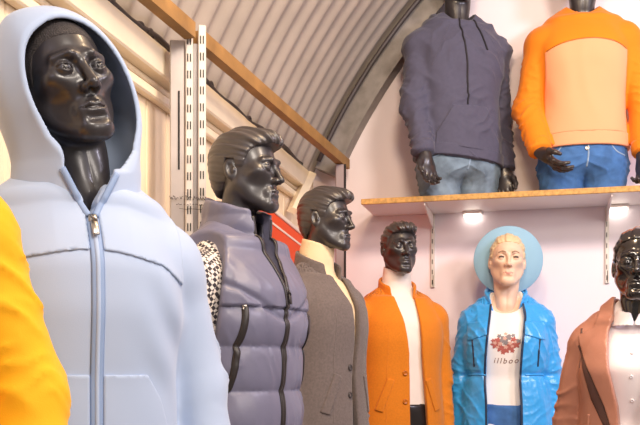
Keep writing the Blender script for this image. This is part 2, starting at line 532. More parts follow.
def checker(name, a, b, s):
    m = bpy.data.materials.new(name); m.use_nodes = True; nt = m.node_tree; p = nt.nodes['Principled BSDF']
    c = nt.nodes.new('ShaderNodeTexChecker'); c.inputs['Scale'].default_value = s
    c.inputs['Color1'].default_value = (*a,1); c.inputs['Color2'].default_value = (*b,1)
    mp = nt.nodes.new('ShaderNodeMapping'); mp.inputs['Rotation'].default_value = (.6,.5,.78)
    tc = nt.nodes.new('ShaderNodeTexCoord'); nt.links.new(tc.outputs['Object'], mp.inputs['Vector'])
    nt.links.new(mp.outputs[0], c.inputs['Vector']); nt.links.new(c.outputs['Color'], p.inputs['Base Color']); p.inputs['Roughness'].default_value = .8
    return m
M['check'] = checker('houndstooth', hx('e6ddd6'), hx('38323a'), 95)

# ---------------------------------------------------------------- shared head meshes
HEADS = {}
def head_mesh(kind, h):
    if (kind, h) not in HEADS:
        HEADS[kind, h] = nets({'m': lambda P: head_sdf(P), 'f': lambda P: head_sdf(P, True, .044)}[kind], *HB, h)
    return HEADS[kind, h]
HAIRS = {}
def hair_mesh(kind, h):
    if (kind, h) not in HAIRS:
        f = {'swept': hair_male, 'slick': hair_female, 'crop': hair_crop}[kind]
        HAIRS[kind, h] = nets(f, *HHB, h)
    return HAIRS[kind, h]
def hair_crop(P):
    d = head_sdf_lo(P) - .0016
    d = smax(d, hairline(P)-.004, .004)
    return np.maximum(d, -(head_sdf_lo(P)+.006))
def head_matrix(turn, pitch, roll):
    pv = Vector((0,.025,1.60))
    return Matrix.Translation(pv) @ Matrix.Rotation(R(turn),4,'Z') @ Matrix.Rotation(R(pitch),4,'X') @ Matrix.Rotation(R(roll),4,'Y') @ Matrix.Translation(-pv) @ Matrix.Translation(Vector(HEAD))
def mannequin(label, px, Z, theta, s, kind='m', hair='swept', turn=0, pitch=0, roll=0, bmat='black', hmat='hair',
              arms=None, hands=None, z0=0., tb=MT, sw=1., hh=.003, cut=None, hs=1.0, hd=0., base=True, group='clothed shop mannequins'):
    p = at(px, HOR, Z)
    t = thing('mannequin', label, 'mannequin', (p[0], p[1], z0), R(theta), group)
    t.scale = (s,s,s)
    arms = arms or {1: HANG, -1: HANG}
    def f(P):
        d = np.maximum(trunk(P, tb, sw)+.012, .90-P[:,2])
        d = smin(d, legs(P, -.016, .012 if cut is None else cut), .02)
        for q in (1,-1): d = smin(d, arm(P, q, *arms[q], infl=-.006, k=.95), .03)
        return d
    ch = [nets(f, (-.42,-.42,.0), (.42,.26,1.62), .014)]
    Mh = Matrix.Translation(Vector((0,-.2*hd,-hd))) @ head_matrix(turn, pitch, roll) @ Matrix.Scale(hs, 4)
    V, F = head_mesh(kind, hh); ch.append((xf(V, Mh), F))
    for q, a in (hands or {}).items(): ch.append(hand_at(q, arms[q][1], arms[q][2], *a))
    b = mesh_obj('body', *join(ch), M[bmat], t)
    if hair:
        V, F = hair_mesh(hair, hh); mesh_obj('hair', xf(V, Mh), F, M[hmat], t)
    if base and cut is None:
        V, F = lathe([(0,0),(.17,0),(.17,.008),(.165,.012),(0,.012)], 48); mesh_obj('base_plate', V, F, M['base'], t)
    return t, Mh
def garment(name, f, lo, hi, h, m, parent, proj=2, sm=0):
    V, F = nets(f, lo, hi, h, proj)
    if sm: V = relax(V, F, sm, .5)
    return mesh_obj(name, V, F, M[m], parent)
def trousers(parent, m, name='trousers', bot=.05, h=.012, infl=.012):
    f = lambda P: legs(P, infl, bot) - .004*noise(P, .09, (1,1,2.2))
    return garment(name, f, (-.3,-.22,0), (.3,.25,1.1), h, m, parent), f
def button(f, x, z, m, parent, r=.011):
    P, N = drop(f, [(x,z)])
    V, F = lathe([(0,.004),(r*.55,.0035),(r*.7,.0055),(r,.004),(r,-.003),(0,-.003)], 20)
    q = Vector(N[0]).to_track_quat('Z','Y').to_matrix().to_4x4()
    return mesh_obj('button', *((xf(V, Matrix.Translation(Vector(P[0])) @ q)), F), M[m], parent)
def strip(name, f, xz, r, m, parent, n=50, flat=.3, off=.001, y0=-.6):
    return mesh_obj(name, *seam(f, xz, r, n, flat, off, y0), M[m], parent)
def zip_pull(f, x, z, parent, m='steel', s=1.0, name='zipper_pull'):
    P, N = drop(f, [(x,z)])
    ch = [bevel_box((0,0,0), (.011*s,.006*s,.012*s), .0015*s), bevel_box((0,-.004*s,-.018*s), (.009*s,.003*s,.024*s), .001*s), tube([(-.003*s,-.004*s,.002*s),(0,-.007*s,-.004*s),(.003*s,-.004*s,-.008*s)], .0018*s, 6)]
    V, F = join(ch)
    q = Vector(-N[0]).to_track_quat('Y','Z').to_matrix().to_4x4()
    return mesh_obj(name, xf(V, Matrix.Translation(Vector(P[0]+N[0]*.004)) @ q), F, M[m], parent)
def sleeve_folds(P, amp=.005, s=.06, seed=0):
    X = P.copy(); X[:,0] = np.abs(X[:,0])
    return crease(X, (.45,.25,1), s*.75, amp*1.5, seed) + crease(X, (-.5,.3,1), s*.6, amp*.9, seed+5) + amp*.4*noise(P, s*1.6, (1,1,1), seed+3)
# ================================================================ mannequin in the light blue zip hoodie
def build_hoodie():
    arms = {1: (SH, (.250,.03,1.15), (.275,-.03,.90)), -1: (SH, (.250,.03,1.15), (.275,-.03,.90))}
    t, Mh = mannequin('glossy black bald mannequin in a light blue zip hoodie with the hood up', 79, 1.74, 42, 1.012, hair='crop', hmat='crop', turn=10, pitch=-4, roll=-14, hs=1.07, arms=arms, hh=.0020)
    def drop_sh(P):
        Q = P.copy(); Q[:,2] += .20*np.maximum(np.abs(P[:,0])-.07, 0)*np.clip((P[:,2]-1.2)/.2, 0, 1); return Q
    def f0(P):
        d = trunk(drop_sh(P), MT, .98)-.034
        for q in (1,-1):
            a = arm(P, q, *arms[q], infl=.022)
            d = smin(d, a - sleeve_folds(P, .006, .085, 2)*np.clip((1.38-P[:,2])/.15, 0, 1), .028)
        d = d - .006*gauss(P, (.14,-.08,1.28), (.05,.08,.12))*np.sin(70*(P[:,0]*.8+P[:,2]*.6)) - .0045*noise(P, .16, (1,1,.7), 1)
        d = np.maximum(d, .86-P[:,2])
        hole = cap(P, (0,.03,1.50), (0,-.01,1.78), .062, .13)
        d = smax(d, -hole, .01)
        return d
    def wedge(P):   # open zip
        return np.maximum((np.abs(P[:,0]-.0) - np.minimum(.50*(P[:,2]-1.472), .046))*.85, np.maximum(P[:,1]-.0, np.maximum(1.40-P[:,2], P[:,2]-1.62)))
    f = lambda P: smax(f0(P), -wedge(P), .006)
    g = garment('hoodie', f, (-.44,-.3,.84), (.44,.26,1.66), .0055, 'ltblue', t)
    HT = -.26
    def lean(P):
        Q = P.copy(); Q[:,0] += .16*np.clip(P[:,2]-1.58, 0, 1); return Q
    def hood_out(P):
        d = ell(P, (-.004,.018,1.740), (.134,.145,.148))
        d = smin(d, cap(P, (0,.018,1.66), (0,.03,1.50), .122, .128), .06)
        d = d - .004*noise(P, .10, (1,1,.6), 4)
        return d
    def hood(P0):
        P = lean(P0)
        o = hood_out(P)
        d = smax(o, -(o+.011), .003)
        yo = np.interp(P[:,2], [1.50,1.545,1.575,1.62,1.70], [-.2,-.14,-.088,-.068,-.060])
        q = np.clip((P[:,2]-1.72)/.2, 0, 1); yo = yo - .022*q*q*(3-2*q) - HT*P[:,0]
        d = smax(d, yo-P[:,1], .007)
        d = np.maximum(d, 1.505-P[:,2])
        d = smax(d, -wedge(P), .006)
        return d
    H = garment('hood', hood, (-.2,-.2,1.48), (.2,.24,1.97), .0042, 'ltblue', g)
    fz = lambda P: np.minimum(f0(P), hood(P))
    strip('zipper_tape', f0, [(0,1.468),(0,1.2),(0,.87)], .0125, 'ltblue_tape', g, 60, .22, .001)
    strip('zipper_teeth', f0, [(0,1.468),(0,1.2),(0,.87)], .0042, 'ltblue', g, 60, .8, .003)
    zip_pull(f0, 0, 1.466, g, s=1.5)
    for s in (1,-1):   # tape on the two edges of the open zip
        zz = np.linspace(1.472, 1.560, 20); xs = s*(.50*(zz-1.472)+.006)
        pts, N = drop(fz, np.stack([xs, zz], 1))
        mesh_obj('zipper_tape', *tube(pts+N*.003, .0065, 8, .6, N), M['ltblue_tape'], g)
    # storm flap across the chest and pocket edges
    def yoke(P):
        zl = 1.395 + .012*np.cos(P[:,0]*18) - .03*np.clip((np.abs(P[:,0])-.13)/.06, 0, 1)
        return np.maximum(np.maximum(zl-P[:,2], P[:,2]-1.62), np.maximum(P[:,1]-.03, np.maximum(.012-np.abs(P[:,0]), np.abs(P[:,0])-.185)))
    fy = lambda P: trunk(drop_sh(P), MT, .98)-.034-.0045*noise(P, .16, (1,1,.7), 1)
    fyh = lambda P: np.maximum(panel(f, yoke, .0045)(P), -cap(P, (0,.03,1.50), (0,-.01,1.78), .075, .14))
    garment('chest_flap', fyh, (-.25,-.25,1.3), (.25,.1,1.6), .0045, 'ltblue', g)
    for s in (1,-1):
        def pk(P, s=s):
            x = P[:,0]*s
            top = 1.18; d = np.maximum(P[:,2]-top, .012-x)
            d = np.maximum(d, x - np.interp(P[:,2], [.86,.95,1.06,1.135,1.18], [.185,.175,.155,.13,.10]))
            return np.maximum(d, P[:,1])
        garment('pocket', panel(f, pk, .004), (-.25,-.25,.86), (.25,.05,1.2), .0045, 'ltblue', g)
    trousers(t, 'trouser')
    return t
# ================================================================ yellow sweatshirt at the very edge
def build_yellow():
    arms = {1: (SH, (.262,-.0,1.16), (.27,-.10,.92)), -1: HANG}
    t, Mh = mannequin('mannequin in a plain yellow sweatshirt cut off by the left edge of the photo', YEL[0], YEL[1], YEL[2], YEL[3], hair='swept', turn=10, arms=arms, hh=.005)
    def f(P):
        d = trunk(P)-.026
        for q in (1,-1): d = smin(d, arm(P, q, *arms[q], infl=.020) - sleeve_folds(P, .005, .07, 1), .03)
        d = d-.004*noise(P, .12, (1,1,1), 3)
        d = smax(d, -cap(P, (0,.03,1.5), (0,.0,1.75), .07, .1), .008)
        return np.maximum(d, .86-P[:,2])
    garment('sweatshirt', f, (-.42,-.32,.84), (.42,.26,1.62), .007, 'yellow', t)
    trousers(t, 'trouser')
YEL = (-158, 1.32, 40, 1.0)
# ================================================================ slate puffer vest
def build_vest():
    VA = {-1: ((.186,.018,1.405), (.245,.035,1.13), (.25,-.02,.885)), 1: (SH, (.205,.07,1.13), (.20,.05,.885))}
    t, Mh = mannequin('black mannequin with swept back hair in a slate grey quilted puffer vest', 243, 2.70, 69, 1.04, turn=11, pitch=1, hh=.0025, arms=VA)
    rows = [.84,.97,1.10,1.225,1.335]
    def f0(P):
        d = trunk(P, MT, .84)-.038
        z = P[:,2]
        # quilting: straight rows below, a chevron yoke above
        ch = z - (1.335 + .10*np.clip(1-np.abs(P[:,0])/.19, 0, 1)*0 + .0)
        ph = np.interp(z, rows, list(range(5)))
        q = np.abs(np.sin(math.pi*ph))**.55
        q = np.where(z > 1.335, 1, q)
        zs = 1.305+.55*np.clip(np.abs(P[:,0])-.02, 0, .2)     # chest seam rising to the armholes
        g = np.exp(-((z-zs)/.010)**2)*np.where(P[:,1] < .02, 1, 0)
        d = d - .013*(q-.6) + .008*g*(z > 1.25)
        d = d - .003*noise(P, .05, (1.5,1,.7), 2)*np.clip(1.3-np.abs(q), .3, 1) - crease(P, (1,.4,.2), .035, .0065, 5)*np.clip(1.4-q, .2, 1)
        X = P.copy(); X[:,0] = np.abs(X[:,0])
        hol = cap(X, (.250,.0,1.51), (.256,.01,1.27), .116, .100)
        d = smax(d, -hol, .012)
        d = smax(d, -cap(P, (0,.03,1.49), (0,.01,1.75), .066, .075), .01)
        return np.maximum(d, .86-z)
    def op(P): return opening(P, [.8,1.38,1.5,1.66], [.0,.0,-.03,-.05], [.0015,.0015,.03,.045], .0)
    f = lambda P: smax(f0(P), -op(P), .006)
    v = garment('vest', f, (-.32,-.26,.84), (.32,.26,1.6), .0065, 'puffer', t)
    def col(P):
        d = stand_collar(P, .094, .082, 1.48, 1.642, .013, .30, (0,.035), (0,.020)) - .004*np.abs(np.sin((P[:,2]-1.5)*60)) - .003*noise(P, .035, (1,1,1), 1)
        return smax(d, -op(P), .006)
    garment('collar', col, (-.15,-.14,1.46), (.15,.18,1.68), .005, 'puffer', v)
    def lin(P):
        d = stand_collar(P, .078, .068, 1.47, 1.612, .004, .30, (0,.035), (0,.020))
        return smax(d, -op(P), .003)
    garment('collar_lining', lin, (-.15,-.14,1.46), (.15,.18,1.68), .0035, 'puff_in', v)
    fc = lambda P: np.minimum(f0(P), stand_collar(P, .094, .082, 1.48, 1.642, .013, .30, (0,.035), (0,.020)))
    for s, x0 in ((-1,-.004),(1,.005)):
        strip('front_zipper', fc, [(x0,.88),(x0,1.2),(x0,1.38),(s*.028,1.5),(s*.042,1.6)], .0065, 'zipblack', v, 80, .5, .001)
    zip_pull(f0, .002, 1.38, v, 'zipblack', 1.2)
    for s in (-1,1):
        strip('pocket_zipper', f0, [(s*.140,1.335),(s*.152,1.22),(s*.166,1.10)], .0105, 'zipblack', v, 30, .4, .001)
    zip_pull(f0, -.140, 1.335, v, 'steel', 1.3)
    def sh(P):
        d = None
        for q in (1,-1):
            a = arm(P, q, *VA[q], infl=.024) - sleeve_folds(P, .003, .06, 4)
            d = a if d is None else np.minimum(d, a)
        return np.maximum(smin(d, trunk(P, MT, .97)-.010, .03), np.maximum(.88-P[:,2], cap(P, (0,.03,1.5), (0,.02,1.7), .06)*-1))
    garment('checked_shirt', sh, (-.36,-.22,.86), (.36,.22,1.6), .007, 'check', t)
    trousers(t, 'trouser')
# ================================================================ wool coats
CA = ((.174,.018,1.405), (.216,.035,1.13), (.218,-.01,.885))
def build_coat(label, px, Z, th, s, turn, pitch, wool, knit, btn, trm, zs, xl, xr, bz, wx, hem=.74, roll=0, sw=1.03):
    t, Mh = mannequin(label, px, Z, th, s, turn=turn, pitch=pitch, roll=roll, hh=.003, arms={1: CA, -1: CA})
    def kn(P):
        d = trunk(P)-.008
        d = smin(d, neck_tube(P, .0655, 1.660), .02)
        return np.maximum(d, .93-P[:,2])
    fk = lambda P: np.maximum(kn(P)-.0015*noise(P, .05), -cap(P, (0,.03,1.62), (0,.02,1.75), .047))
    garment('turtleneck', fk, (-.3,-.22,.9), (.3,.24,1.70), .006, knit, t)
    tb = table([(hem-.05,.208,.155,.012),(.95,.202,.146,.012),(1.10,.186,.134,.004),(1.2,.182,.132,0),(1.32,.19,.138,-.006),(1.40,.185,.132,-.004),(1.46,.165,.105,.01),(1.50,.13,.09,.02)])
    def f0(P):
        d = trunk(P, tb, sw)-.016
        for q in (1,-1):
            d = smin(d, arm(P, q, *CA, infl=.024) - sleeve_folds(P, .004, .07, 3)*np.clip((1.40-P[:,2])/.1, 0, 1), .022)
        d = d-.0035*noise(P, .14, (1,1,.5), 2)
        return np.maximum(d, hem-P[:,2])
    def op(P): return opening(P, zs, xl, xr, .02)
    def f(P):
        d = smax(f0(P), -cap(P, (0,.03,1.48), (0,.015,1.75), .075, .082), .008)
        d = np.maximum(d, -(trunk(P)-.010))
        return smax(d, -op(P), .006)
    c = garment('coat', f, (-.38,-.28,hem-.02), (.38,.28,1.6), .0065, wool, t)
    def col(P):
        d = stand_collar(P, (.089), .082, 1.47, 1.592, .0065, .42, (0,.034), (0,.024))
        return smax(d, -op(P), .004)
    garment('collar', col, (-.15,-.14,1.45), (.15,.16,1.66), .0045, wool, c)
    for x, z in bz: button(f0, x, z, btn, c, .0125)
    for q in (1,-1):   # welt pockets
        def wl(P, q=q):
            x = P[:,0]*q; a = R(20)
            u = (x-wx)*math.cos(a)-(P[:,2]-1.06)*math.sin(a)*-1; v = (P[:,2]-1.06)*math.cos(a)-(x-wx)*math.sin(a)
            return np.maximum(np.maximum(np.abs(u)-.017, np.abs(v)-.078), P[:,1])
        garment('pocket_welt', panel(f0, wl, .0055), (-.3,-.25,.92), (.3,.1,1.2), .0045, wool, c)
        strip('seam', f0, [(q*.105,1.36),(q*.11,1.1),(q*.115,.8)], .002, wool, c, 40, .4, 0)
    _, ft = trousers(t, trm)
    return t
# ================================================================ woman in the blue windbreaker
FA = {q: ((.158,.018,1.405), (.206,.03,1.13), (.214,-.01,.885)) for q in (1,-1)}
def build_windbreaker():
    t, Mh = mannequin('pale painted female mannequin in a shiny blue windbreaker and round pale blue hat', 506, 4.38, 2, 1.022, kind='f', hair='slick', turn=4, pitch=-3, roll=2, bmat='skin', hmat='blond', tb=FT, sw=.86, hh=.003, arms=FA, hd=.032, hs=1.07)
    ARM = (np.array(SH)*(.9,1,1), (.206,.03,1.13), (.214,-.01,.885))
    # face paint
    hf = lambda P: head_sdf(P, True, .044)
    def paint(name, pts, r, m, flat=.3):
        P, N = drop(hf, pts, -.2)
        V, F = tube(P+N*.0006, r, 8, flat, N); return mesh_obj(name, xf(V, Mh), F, M[m], t)
    for s in (1,-1):
        paint('eyebrow', spline([(s*.013,.0215),(s*.03,.0265),(s*.046,.021)], 14), .0028, 'brow')
        paint('eye_paint', spline([(s*.022,.0015),(s*.032,.003),(s*.041,.0015)], 10), .0048, 'iris', .5)
    paint('lips', spline([(-.02,-.0708),(0,-.0715),(.02,-.0708)], 14), .0065, 'lip')
    def tee(P):
        d = trunk(P, FT, .86)-.010-.003*noise(P, .10, (1,1,.6), 1)
        d = smax(d, -cap(P, (0,-.03,1.525), (0,-.03,1.64), .078, .10), .006)
        return np.maximum(d, .905-P[:,2])
    T = garment('t_shirt', tee, (-.26,-.22,.89), (.26,.2,1.56), .006, 'tee', t)
    graphic(T, tee)
    tb = table([(.72,.212,.165,.012),(.95,.212,.158,.012),(1.06,.20,.142,.0),(1.16,.178,.132,0),(1.26,.19,.142,-.008),(1.34,.188,.142,-.01),(1.41,.17,.115,.0),(1.48,.13,.085,.02)])
    zs = [.7,1.0,1.13,1.25,1.36,1.44,1.5,1.56]
    xl = [-.075,-.085,-.092,-.088,-.078,-.07,-.066,-.08]; xr = [.075,.068,.062,.068,.078,.085,.075,.08]
    def crinkle(P): return crease(P, (1,.3,.35), .055, .0065, 2) + crease(P, (.6,.2,-1), .05, .004, 6) + .0008*noise(P, .02, (1,1,1), 6) - .010*np.exp(-((P[:,2]-1.16)/.02)**2)
    def f0(P):
        d = trunk(P, tb, .9)-.018
        for q in (1,-1): d = smin(d, arm(P, q, *ARM, infl=.027, k=.9) - sleeve_folds(P, .0035, .07, 5), .02)
        return np.maximum(d-crinkle(P), .72-P[:,2])
    def op(P): return opening(P, zs, xl, xr, .0)
    def f(P):
        d = smax(f0(P), -cap(P, (0,.03,1.46), (0,.0,1.75), .072, .085), .008)
        d = np.maximum(d, -(trunk(P, FT, .86)-.012))
        return smax(d, -op(P), .005)
    J = garment('windbreaker', f, (-.36,-.27,.70), (.36,.26,1.58), .006, 'satin', t)
    def col(P):   # wide collar fallen open
        d = stand_collar(P, .088, .098, 1.455, 1.575, .008, .5, (0,.03), (0,.03)) - .003*noise(P, .03)
        return smax(d, -opening(P, [1.4,1.46,1.56], [-.05,-.055,-.085], [.05,.055,.085], .0), .005)
    garment('collar', col, (-.16,-.16,1.43), (.16,.18,1.64), .005, 'satin', J)
    for s, xx in ((-1, xl), (1, xr)):
        pts = [(x+s*.005, z) for x, z in zip(xx[1:7], zs[1:7])]
        strip('zipper', f0, [(pts[0][0], .74)]+pts, .0055, 'navyzip', J, 70, .5, .001)
        def fl(P, s=s):
            x = P[:,0]*s
            zl = 1.345-.02*np.clip((x-.1)/.07, 0, 1)
            return np.maximum(np.maximum(np.abs(x-.135)-.048, np.maximum(zl-P[:,2], P[:,2]-1.415)), P[:,1])
        garment('chest_flap', panel(f0, fl, .006), (-.24,-.25,1.2), (.24,.05,1.42), .005, 'satin', J)
        strip('waist_cord', f0, [(s*.09,1.16),(s*.13,1.162),(s*.175,1.16)], .0035, 'satin', J, 20, 1, .002)
        strip('pocket_zipper', f0, [(s*.158,1.335),(s*.152,1.27),(s*.148,1.20)], .005, 'navyzip', J, 20, .5, 0)
    trousers(t, 'jeans', 'jeans')
    # hat on the back of the head: upright brim, crown behind
    V, F = lathe([(.070,-.004),(.155,-.006),(.157,-.003),(.155,.0),(.072,.004),(.075,.05),(.06,.085),(.0,.095),(.0,.088),(.055,.08),(.068,.048),(.066,.0),(.070,-.004)], 64, 'y')
    F = [q[::-1] for q in F]
    Mx = Mh @ Matrix.Translation(Vector((.006,.045,.012))) @ Matrix.Rotation(R(4),4,'X')
    mesh_obj('hat', xf(V, Mx), F, M['hat'], t)
def flat_poly(f, pts, off, name, m, parent):
    """filled outline on surface f; pts (x,z)"""
    c = np.mean(pts, 0); rings = [c[None]]
    n = len(pts); P = [c]
    for k in (.5, 1): P += list(c+(np.array(pts)-c)*k)
    Q, N = drop(f, np.array(P)); Q = Q+N*off
    Fc = [(0, 1+j, 1+(j+1) % n) for j in range(n)] + [(1+j, 1+n+j, 1+n+(j+1) % n, 1+(j+1) % n) for j in range(n)]
    return Q, Fc
def graphic(parent, f):
    rnd = random.Random(5)
    def blob(cx, cz0, r, k=5, amp=.3, sx=1.2):
        a0 = rnd.uniform(0, 6); cz = cz0 + .042
        return [(cx+r*sx*(1+amp*math.cos(k*a+a0))*math.cos(a), cz+r*(1+amp*math.cos(k*a+a0))*math.sin(a)) for a in np.linspace(0, 2*math.pi, 24, endpoint=False)]
    ch = []; mi = []
    def many(m, sp, off):
        for q in sp:
            v, f_ = flat_poly(f, blob(*q), off, '', '', None); ch.append((v, f_)); mi.extend([m]*len(f_))
    many(0, [(-.048,1.262,.016),(-.024,1.246,.016),(.0,1.238,.015),(.024,1.248,.016),(.046,1.262,.015),(-.036,1.282,.012),(.036,1.285,.011),(.012,1.262,.012),(-.012,1.225,.009),(-.058,1.28,.008),(.03,1.232,.008)], .0012)
    many(1, [(-.01,1.284,.015,3,.2),(.012,1.296,.012,3,.2),(-.03,1.302,.008),(.058,1.278,.009),(.034,1.304,.007),(.0,1.27,.010)], .0016)
    many(2, [(-.026,1.266,.008),(.02,1.268,.008),(.0,1.250,.008),(.044,1.274,.006),(-.05,1.27,.007),(.0,1.312,.006),(-.038,1.25,.006),(.03,1.254,.006),(-.004,1.29,.007)], .0021)
    o = mesh_obj('flower_print', *join(ch), [M['print_red'], M['print_grey'], M['print_pink']], parent, False)
    for p, k in zip(o.data.polygons, mi): p.material_index = k
    cu = bpy.data.curves.new('lettering', 'FONT'); cu.body = 'illboo'; cu.shear = .25; cu.size = .037; cu.space_character = 1.35; cu.align_x = 'CENTER'
    o = bpy.data.objects.new('lettering', cu); C.objects.link(o)
    dg = bpy.context.evaluated_depsgraph_get(); me = o.evaluated_get(dg).to_mesh()
    V = np.array([v.co for v in me.vertices]); F = [tuple(p.vertices) for p in me.polygons]
    bpy.data.objects.remove(o)
    x = V[:,0]; z = 1.215 + V[:,1] + .9*x*x
    Q, N = drop(f, np.stack([x, z], 1))
    mesh_obj('lettering', Q+N*.0014, F, M['print_dark'], parent, False)
# ================================================================ brown coat at the right edge
def build_brown():
    t, Mh = mannequin('glossy black mannequin in a brown leather coat over a white shirt', 638, 2.80, -14, BRS, kind='f', hair='slick', turn=6, pitch=-2, bmat='gloss', hmat='gloss', tb=FT, sw=.9, hh=.003, hs=1.06, hd=.058)
    def sh0(P):
        d = trunk(P, FT, .9)-.010-.0025*noise(P, .09, (1,1,.6), 1)
        return np.maximum(d, .93-P[:,2])
    def sh(P): return smax(sh0(P), -cap(P, (0,.03,1.495), (0,.01,1.7), .050, .07), .006)
    S = garment('shirt', sh, (-.26,-.22,.92), (.26,.2,1.56), .006, 'shirt', t)
    def shc(P):
        d = stand_collar(P, .100, .064, 1.475, 1.55, .005, .35, (0,.02), (0,.028))
        return smax(d, -opening(P, [1.45,1.49,1.56], [-.001,-.003,-.03], [.001,.003,.03], 0), .004)
    garment('shirt_collar', shc, (-.14,-.14,1.44), (.14,.15,1.62), .0045, 'shirt', S)
    for z in (1.38,1.30,1.22): button(sh0, 0, z, 'shirt', S, .006)
    tb = table([(.70,.25,.175,.012),(.95,.22,.155,.012),(1.10,.185,.135,.004),(1.2,.178,.132,0),(1.32,.185,.142,-.01),(1.41,.17,.115,.0),(1.48,.13,.085,.02)])
    zs = [.7,1.05,1.2,1.35,1.45,1.5,1.56]; xl = [-.03,-.035,-.045,-.075,-.085,-.075,-.08]; xr = [.05,.055,.06,.08,.085,.075,.08]
    def f0(P):
        d = trunk(P, tb, .97)-.018
        for q in (1,-1): d = smin(d, arm(P, q, *HANG, infl=.020) - sleeve_folds(P, .006, .085, 6), .014)
        return np.maximum(d-.003*noise(P, .10, (1,1,.5), 3), .7-P[:,2])
    def f(P):
        d = smax(f0(P), -cap(P, (0,.03,1.46), (0,.0,1.75), .075, .085), .008)
        d = np.maximum(d, -(trunk(P, FT, .9)-.012))
        return smax(d, -opening(P, zs, xl, xr, 0), .006)
    c = garment('coat', f, (-.37,-.27,.68), (.37,.26,1.58), .006, 'brown', t)
    for s, xx in ((-1, xl), (1, xr)):
        def lap(P, s=s, xx=xx):
            e = np.interp(P[:,2], zs, xx)*s
            x = P[:,0]*s
            w = np.interp(P[:,2], [1.02,1.15,1.30,1.42,1.445,1.47,1.52], [.0,.03,.065,.105,.108,.06,.05])
            return np.maximum(np.maximum(e-.001-x, x-e-w), P[:,1]-.05)*.8
        def lapf(P, s=s): return np.maximum(np.maximum(f0(P)-.009, lap(P)), -(f0(P)-.0045))
        def lapd(P, s=s): return np.maximum(np.maximum(f0(P)-.0035, lap(P)-.012), -(f0(P)+.014))
        garment('lapel', lambda P: np.maximum(np.maximum(f0(P)-.012, lap(P)), -(f0(P)+.010)), (-.26,-.25,1.0), (.26,.12,1.56), .005, 'brown', c)
        strip('lapel_facing', f0, [(s*(np.interp(1.05, zs, xx)*s+.012), 1.02), (s*(np.interp(1.15, zs, xx)*s+.034), 1.13), (s*(np.interp(1.3, zs, xx)*s+.07), 1.28),(s*(np.interp(1.42, zs, xx)*s+.108), 1.41)], [.004]*8+list(np.linspace(.004,.024,20))+list(np.linspace(.024,.004,22)), 'brown_dark', c, 50, .2, .001)
        strip('pocket_edge', f0, [(s*.145,1.17),(s*.15,1.08),(s*.155,.98)], .006, 'brown', c, 30, .7, .001)
        strip('armhole_seam', f0, [(s*.185,1.47),(s*.178,1.40),(s*.183,1.33)], .004, 'brown_dark', c, 30, .4, 0)
    def bcol(P):
        d = stand_collar(P, .105, .078, 1.455, 1.555, .007, .45, (0,.03), (0,.03))
        return smax(d, -opening(P, [1.4,1.47,1.56], [-.07,-.075,-.085], [.07,.075,.085], .0), .005)
    garment('collar', bcol, (-.16,-.16,1.43), (.16,.18,1.64), .005, 'brown', c)
    trousers(t, 'jeans', 'jeans')
BRS = .912
